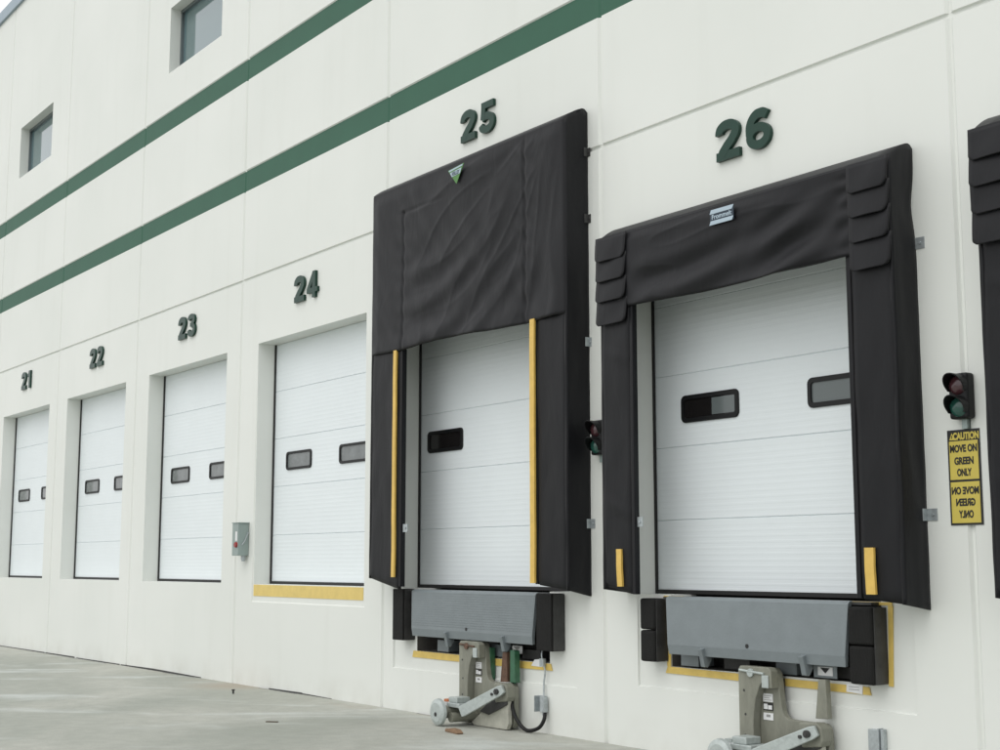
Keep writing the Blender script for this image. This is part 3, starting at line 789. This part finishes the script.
# ------------------------------------------------------------------ vehicle restraints
def restraint(X, label, zoff, post_mat, green):
    r = empty('vehicle_restraint', (X + .35, -.1, GZ)); tag(r, label, 'vehicle restraint', 'hook restraints under the dock levelers')
    def P(pts): return [(X + a, b + zoff * (1 if b > .2 else 0)) for a, b in pts]
    # rear plate, L shaped with a rounded inner corner
    m = MB()
    m.prism(P([(.005, .705), (.04, .735), (.29, .74), (.32, .70), (.345, .50)] + arc(.43, .47, .08, .085, 185, 265, 6) + [(.74, .385), (.775, .36), (.785, .26), (.775, .05), (.75, .0), (.10, -.01), (.005, .02)]), -.10, -.045)
    back = build('back_plate', m, M['olive'], r, bevel=.006)
    m = MB(); m.box(X + .02, X + .30, -.045, -.004, .05, .66 + zoff)
    build('mounting_block', m, M['dark_steel'], back)
    if green:
        m = MB(); m.box(X + .31, X + .345, -.05, -.002, .40, .69); build('side_rail', m, M['spring_green'], r)
    # front flange with curved inner edge: a raised guide around a dark crescent
    m = MB()
    outer = [(.0, -.005), (.0, .72), (.02, .745), (.30, .745), (.325, .72), (.33, .60), (.285, .60), (.28, .66), (.265, .672)]
    inner = [(.250, .665), (.205, .60), (.168, .52), (.148, .42), (.140, .32), (.143, .20), (.153, .05), (.155, -.005)]
    m.prism(P(outer[:1] + outer[1:5] + outer[5:] + inner), -.175, -.102)
    build('front_flange', m, M['olive'], r, bevel=.005)
    # hinge pin at top
    m = MB(); m.tube([(X + .13, -.19, .70 + zoff), (X + .13, -.165, .70 + zoff)], .03, 14); m.tube([(X + .02, -.183, .715 + zoff), (X + .26, -.183, .70 + zoff)], .009, 8)
    build('pin', m, M['rust'] if green else M['silver'], r, smooth=False)
    m = MB(); m.box(X + .24, X + .305, -.186, -.176, .60 + zoff, .69 + zoff); build('catch_plate', m, M['silver'], r, bevel=.004)
    # posts above the arm pivot
    ps = 0 if green else .10
    m = MB(); m.prism([(X + .565 + ps, .395), (X + .60 + ps, .665), (X + .665 + ps, .668), (X + .675 + ps, .40)], -.10, -.05); build('post', m, post_mat, r, bevel=.004)
    if green:
        m = MB(); m.prism([(X + .715, .40), (X + .718, .69), (X + .785, .685), (X + .795, .40)], -.10, -.04); build('post', m, M['spring_green'], r, bevel=.004)
    # angled cheek plate under the pivot
    m = MB(); m.prism(P([(.60, .39), (.76, .40), (.80, .37), (.81, .28), (.79, .24), (.62, .22)]), -.20, -.104); build('pivot_bracket', m, M['olive'], r, bevel=.01)
    m = MB(); m.prism([(X + .20, .01), (X + .38, .12), (X + .775, .24), (X + .785, .04), (X + .755, -.012), (X + .25, GZ + .004)], -.17, -.125); build('foot_plate', m, M['foot'], r, bevel=.005)
    m = MB(); m.prism([(X + .36, .12), (X + .62, .29), (X + .78, .29), (X + .785, .215), (X + .70, .175), (X + .5, .10)], -.19, -.172); build('arm_shadow', m, M['dark_steel'], r, bevel=.004)  # dark plate added as the shadow between arm and foot
    # arm, a bar from the pivot down to the roller carriage
    m = MB(); a = Vector((X + .745, -.235, .335 + zoff)); b = Vector((X + .36, -.37, .135))
    d = (b - a).normalized(); up = Vector((0, 0, 1)); s = d.cross(up).normalized(); t = s.cross(d).normalized()
    hw = .045; th = .018
    V_ = []
    for p, h_ in ((a - d * .045, hw * .8), (a, hw), (b, hw * 1.15), (b + d * .03, hw)):
        for q, w_ in ((t, -1), (t, 1)):
            V_ += [tuple(p + q * w_ * h_ - s * th), tuple(p + q * w_ * h_ + s * th)]
    F_ = []
    for i in range(3):
        o = i * 4
        F_ += [(o, o + 4, o + 6, o + 2), (o + 1, o + 3, o + 7, o + 5), (o, o + 1, o + 5, o + 4), (o + 2, o + 6, o + 7, o + 3)]
    F_ += [(0, 2, 3, 1), (12, 13, 15, 14)]
    m.add(V_, F_); arm = build('arm', m, M['silver'], r, bevel=.006)
    m = MB(); c_ = a + d * .02
    m.tube([c_ - Vector((0, .035, 0)), c_ + Vector((0, .03, 0))], .026, 12)
    m.tube([c_ - Vector((0, .040, 0)), c_ - Vector((0, .034, 0))], .014, 6)
    build('bolt', m, M['dark_steel'], arm)
    c2 = a + d * .075
    m = MB(); m.tube([c2 - Vector((0, .030, 0)), c2 + Vector((0, .02, 0))], .013, 10); build('bolt', m, M['dark_steel'], arm)
    # roller, its axis pointing out of the wall
    cx_, cz_ = X + .095, GZ + .128
    m = MB(); m.tube([(cx_, -.50, cz_), (cx_, -.485, cz_), (cx_, -.455, cz_), (cx_, -.44, cz_)], [.085, .118, .124, .10], 28)
    roll = build('roller', m, M['silver'], r, bevel=.002)
    m = MB(); m.tube([(cx_, -.503, cz_ - .02), (cx_, -.4985, cz_ - .02)], .020, 12); build('roller_hole', m, M['ink'], roll)
    m = MB(); m.tube([(cx_, -.439, cz_), (cx_, -.12, cz_ - .01)], .060, 18); m.tube([(cx_ + .10, -.40, cz_ - .045), (cx_ + .10, -.12, cz_ - .045)], .045, 14)
    build('axle', m, M['olive'], r, smooth=False)
    m = MB(); m.box(cx_ - .055, cx_ + .22, -.385, -.20, cz_ + .045, cz_ + .085); m.box(cx_ + .02, cx_ + .16, -.37, -.22, cz_ + .086, cz_ + .135)
    build('carriage', m, M['silver'], r, bevel=.006)
    m = MB(); m.box(cx_ - .045, cx_ + .035, -.375, -.28, cz_ + .0855, cz_ + .0885); m.box(cx_ - .055, cx_ + .02, -.388, -.3855, cz_ + .0, cz_ + .085)
    build('sticker', m, M['sticker'], r)
    m = MB(); m.box(cx_ - .045, cx_ + .02, -.377, -.30, cz_ + .089, cz_ + .112); build('sticker', m, M['orange'] if green else M['silver'], r)
    for zz, hh, mk in ((.525, .058, 0), (.462, .055, 1), (.392, .05, 2)):
        m = MB(); m.box(X + .175, X + .270, -.1045, -.101, zz - hh / 2 + zoff, zz + hh / 2 + zoff)
        st = build('sticker', m, M['ink'] if mk == 1 else M['sticker'], r)
        m = MB()
        if mk == 1:
            m.box(X + .182, X + .218, -.1065, -.1047, zz - .019 + zoff, zz + .019 + zoff); m.box(X + .224, X + .262, -.1065, -.1047, zz - .019 + zoff, zz + .010 + zoff)
            build('sticker_mark', m, M['sticker'], st)
        elif mk == 0:
            for q in range(3): m.box(X + .185, X + .260 - .02 * (q % 2), -.106, -.1047, zz + zoff - .018 + q * .015, zz + zoff - .014 + q * .015)
            build('sticker_mark', m, M['ink_grey'], st)
        else:
            m.box(X + .205, X + .245, -.106, -.1047, zz + zoff - .004, zz + zoff + .014); build('sticker_mark', m, M['ink_grey'], st)
    for px, pz in ((.055, .57), (.065, .40), (.06, .25)):
        m = MB(); m.tube([(X + px, -.1765, pz + zoff), (X + px, -.171, pz + zoff)], .010, 8)
        build('flange_hole', m, M['dark_steel'], r)
    return r
restraint(-5.612, 'olive steel hook restraint with rusty and green posts under door 25', 0, M['rust'], True)
restraint(-1.937, 'olive steel hook restraint with plain post under door 26', -.02, M['olive'], False)

# ------------------------------------------------------------------ cables, channel, boxes
r = empty('power_cable', (-4.7, -.03, GZ)); tag(r, 'black looped cable and thin conduit with metal cover right of restraint 25', 'cable')
import itertools
def bez(P, n=10):
    out = []
    P = [Vector(p) for p in P]
    for i in range(len(P) - 1):
        p0, p1, p2, p3 = P[max(i - 1, 0)], P[i], P[i + 1], P[min(i + 2, len(P) - 1)]
        for k in range(n):
            t = k / n
            out.append(.5 * ((2 * p1) + (p2 - p0) * t + (2 * p0 - 5 * p1 + 4 * p2 - p3) * t * t + (3 * p1 - p0 - 3 * p2 + p3) * t ** 3))
    out.append(P[-1]); return out
m = MB(); m.tube(bez([(-4.94, -.03, .42), (-4.90, -.08, .335), (-4.84, -.12, .21), (-4.75, -.13, .085), (-4.62, -.12, .004), (-4.49, -.09, .03), (-4.445, -.06, .10), (-4.46, -.035, .165)]), .017, 10)
build('cable', m, M['cable'], r, smooth=True)
m = MB(); m.tube(bez([(-4.485, -.028, .30), (-4.49, -.022, .42), (-4.475, -.02, .52), (-4.51, -.018, .60), (-4.53, -.016, .66), (-4.54, .0, .70)]), .008, 8); m.box(-4.545, -4.49, -.03, -.0, .56, .63)
build('conduit', m, M['galv'], r)
m = MB(); m.box(-4.575, -4.568, -.07, -.001, .165, .305); m.box(-4.568, -4.47, -.018, -.001, .165, .305); m.box(-4.50, -4.44, -.062, -.019, .168, .300); m.tube([(-4.47, -.035, .14), (-4.47, -.035, .168)], .02, 10)
build('junction_cover', m, M['galv'], r, bevel=.002)
# green fitting where the cable leaves the restraint
m = MB(); m.tube([(-4.935, -.03, .48), (-4.935, -.03, .36)], .022, 12); build('cable_gland', m, M['spring_green'], r)

m = MB(); m.box(-.86, -.78, -.045, -.002, .05, .36); m.box(-.775, -.765, -.055, -.002, .05, .37); m.box(-.76, -.735, -.04, -.002, .05, .366)
tag(build('wall_channel', m, M['galv'], None, loc=(-.8, 0, .05), bevel=.002), 'short galvanised steel channel low on the wall below the bumper of door 26', 'channel')

r = empty('disconnect_box', (-10.68, 0, 1.565)); tag(r, 'grey electrical switch box with red knob between bays 23 and 24', 'switch box')
m = MB(); m.box(-10.775, -10.60, -.15, -.001, 1.57, 1.972); build('case', m, M['box'], r, bevel=.006)
m = MB(); m.box(-10.785, -10.592, -.156, -.001, 1.973, 1.985); build('cover', m, M['box'], r, bevel=.003)
m = MB(); m.box(-10.675, -10.625, -.1535, -.1505, 1.755, 1.87); build('sticker', m, M['sticker'], r)
m = MB(); m.tube([(-10.645, -.172, 1.705), (-10.645, -.15, 1.705)], [.032, .036], 14); build('knob', m, M['red'], r)
m = MB(); m.tube([(-10.594, -.10, 1.70), (-10.588, -.06, 1.76), (-10.594, -.02, 1.85)], .007, 8); m.tube([(-10.60, -.02, 1.85), (-10.585, -.02, 1.85)], .013, 8); build('handle', m, M['galv'], r)
m = MB(); m.tube([(-10.65, -.05, 1.52), (-10.65, -.05, 1.572)], .03, 12); m.tube([(-10.65, -.05, 1.50), (-10.65, -.05, 1.53)], .022, 12); build('conduit_fitting', m, M['galv'], r)

def signal(X, label):
    r = empty('signal_light', (X, 0, 2.38)); tag(r, label, 'signal light', 'red and green signal lights on the wall')
    m = MB(); m.box(X - .075, X + .07, -.085, -.001, 2.392, 2.69); build('housing', m, M['frame'], r, bevel=.018, seg=3)
    for z, k in ((2.612, 'lamp_red'), (2.470, 'lamp_green')):
        m = MB(); ring = []
        n = 20; V_ = []
        for y_, rr_ in ((-.086, .066), (-.100, .056), (-.108, .034), (-.111, .0001)):
            for i in range(n):
                t = 2 * math.pi * i / n; V_.append((X + rr_ * math.cos(t), y_, z + rr_ * math.sin(t)))
        m.add(V_, [(a * n + i, a * n + (i + 1) % n, (a + 1) * n + (i + 1) % n, (a + 1) * n + i) for a in range(3) for i in range(n)])
        build('lens', m, M[k], r, smooth=True)
        # visor: open shell over the top and sides
        m = MB(); V_ = []; n = 18
        for i in range(n + 1):
            t = R(-35 + 250 * i / n); L_ = .03 + .065 * max(0, math.sin(t) * .7 + .3)
            for rr_ in (.066, .072):
                V_ += [(X + rr_ * math.cos(t), -.08, z + rr_ * math.sin(t)), (X + rr_ * math.cos(t), -.085 - L_, z + rr_ * math.sin(t))]
        F_ = []
        for i in range(n):
            o = i * 4; F_ += [(o, o + 4, o + 5, o + 1), (o + 2, o + 3, o + 7, o + 6), (o + 1, o + 5, o + 7, o + 3)]
        F_ += [(0, 1, 3, 2), (n * 4, n * 4 + 2, n * 4 + 3, n * 4 + 1)]
        m.add(V_, F_); build('visor', m, M['frame'], r, smooth=False)
    m = MB(); m.box(X - .02, X + .02, -.03, -.001, 2.33, 2.395); build('conduit_fitting', m, M['box'], r)
    return r
signal(.003, 'black signal light above the yellow caution sign')
signal(-3.66, 'black signal light half hidden between the two nearest complete shelters')

r = empty('caution_sign', (-.028, 0, 1.71)); tag(r, 'yellow caution sign with normal and mirrored writing below signal light', 'sign')
sx0, sx1, sz0, sz1 = -.152, .093, 1.713, 2.330
m = MB(); m.box(sx0, sx1, -.006, -.001, sz0, sz1); build('border', m, M['ink'], r)
def sz(py): return sz1 - (py - 33) / (395 - 33) * (sz1 - sz0)
scx = (sx0 + sx1) / 2
m = MB(); m.box(sx0 + .014, sx1 - .014, -.0085, -.0062, sz(223), sz(76)); m.box(sx0 + .014, sx1 - .014, -.0085, -.0062, sz(387), sz(232)); build('yellow_panel', m, M['sign'], r)
m = MB()
put_text(m, 'CAUTION', .062, scx + .022, -.0088, sz(70), sx=.70, offset=.0032, extrude=.0008)
m.prism([(sx0 + .018, sz(71)), (sx0 + .056, sz(71)), (sx0 + .037, sz(44))], -.0095, -.0065)
build('lettering', m, M['sign'], r)
m = MB()
def line(py, t, w, mir=False):
    v, f = text_mesh(t, .066, offset=.0029, extrude=.0008, mirror=mir)
    a, b = min(p[0] for p in v), max(p[0] for p in v); zb_, zt_ = min(p[2] for p in v), max(p[2] for p in v)
    k = w / (b - a); kz = .050 / (zt_ - zb_)
    m.add([((p[0] - (a + b) / 2) * k + scx, p[1] - .0095, (p[2] - zb_) * kz + sz(py) - .025) for p in v], f)
line(105, 'MOVE ON', .205); line(152, 'GREEN', .145); line(196, 'ONLY', .11)
line(265, 'MOVE ON', .205, True); line(309, 'GREEN', .145, True); line(354, 'ONLY', .11, True)
m.box(sx0 + .034, sx0 + .040, -.0105, -.0097, sz(66), sz(54))
build('lettering', m, M['ink'], r)

# ------------------------------------------------------------------ small litter
m = MB(); m.prism([(-.13, .0), (-.12, .028), (-.02, .040), (.08, .036), (.135, .012), (.12, .0)], -.032, .032)
o = build('wood_scrap', m, M['wood'], None, bevel=.008); o.location = (-5.0, -.64, GZ); o.rotation_euler.z = R(-8)
tag(o, 'small brown scrap of wood lying on the concrete below restraint 25', 'wood scrap')
m = MB(); m.box(-.06, .06, -.02, .02, 0, .008); o = build('dry_leaf', m, M['leaf'], None, bevel=.003); o.location = (-6.71, -1.57, GZ); o.rotation_euler.z = R(40)
tag(o, 'thin dark leaf lying alone on the open concrete', 'leaf')
m = MB(); m.tube([(0, 0, 0), (0, 0, .035), (0, 0, .036), (0, 0, .05)], [.012, .012, .02, .02], 8); o = build('anchor_bolt', m, M['dark_steel'], None); o.location = (-9.62, -.62, GZ)
tag(o, 'small dark anchor bolt standing in the concrete left of center', 'bolt')

# ------------------------------------------------------------------ light, sky, camera
w = bpy.data.worlds.new('World'); S.world = w; w.use_nodes = True
nt = w.node_tree; bg = nt.nodes['Background']
sky = nt.nodes.new('ShaderNodeTexSky'); sky.sky_type = 'NISHITA'; sky.sun_disc = False
CL = 8.5
EL, AZ = R(58), R(170)      # azimuth clockwise from +Y: behind the camera
sky.sun_elevation = EL; sky.sun_rotation = AZ; sky.air_density = 1.0; sky.dust_density = 5.0; sky.ozone_density = 1.0
hs = nt.nodes.new('ShaderNodeHueSaturation'); hs.inputs['Saturation'].default_value = .16; hs.inputs['Value'].default_value = 1.0
nt.links.new(sky.outputs[0], hs.inputs['Color'])
# high thin cloud in front of the clear sky
tcw = nt.nodes.new('ShaderNodeTexCoord'); cn = nt.nodes.new('ShaderNodeTexNoise'); cn.inputs['Scale'].default_value = 2.2; cn.inputs['Detail'].default_value = 6
nt.links.new(tcw.outputs['Generated'], cn.inputs['Vector'])
crw = nt.nodes.new('ShaderNodeValToRGB')
crw.color_ramp.elements[0].position = .3; crw.color_ramp.elements[0].color = (CL * .90, CL * .91, CL * .92, 1)
crw.color_ramp.elements[1].position = .7; crw.color_ramp.elements[1].color = (CL * 1.05, CL * 1.055, CL * 1.06, 1)
nt.links.new(cn.outputs['Fac'], crw.inputs[0])
mxw = nt.nodes.new('ShaderNodeMix'); mxw.data_type = 'RGBA'; mxw.inputs[0].default_value = .72
nt.links.new(hs.outputs[0], mxw.inputs[6]); nt.links.new(crw.outputs[0], mxw.inputs[7]); nt.links.new(mxw.outputs[2], bg.inputs[0])
bg.inputs[1].default_value = .15
sl = bpy.data.lights.new('sun', 'SUN'); sl.energy = .5; sl.angle = R(60); sl.color = (1, .99, .97)
so = bpy.data.objects.new('sun', sl); COL.objects.link(so)
dirv = Vector((math.sin(AZ) * math.cos(EL), math.cos(AZ) * math.cos(EL), math.sin(EL)))
so.rotation_euler = dirv.to_track_quat('Z', 'Y').to_euler(); so.location = (0, -10, 20)

cam = bpy.data.cameras.new('camera'); co = bpy.data.objects.new('camera', cam); COL.objects.link(co); S.camera = co
cam.sensor_width = 36; cam.lens = 1389.68 / 1000 * 36; cam.clip_end = 1000; cam.clip_start = .05
co.location = (5.51996, -7.68031, 1.46213)
co.rotation_euler = (R(90) + .135444, 0, .948714)
S.view_settings.view_transform = 'Standard'; S.view_settings.look = 'None'; S.view_settings.gamma = 1
S.view_settings.exposure = .09
S.render.resolution_x = 1024; S.render.resolution_y = 768
S.render.engine = 'CYCLES'
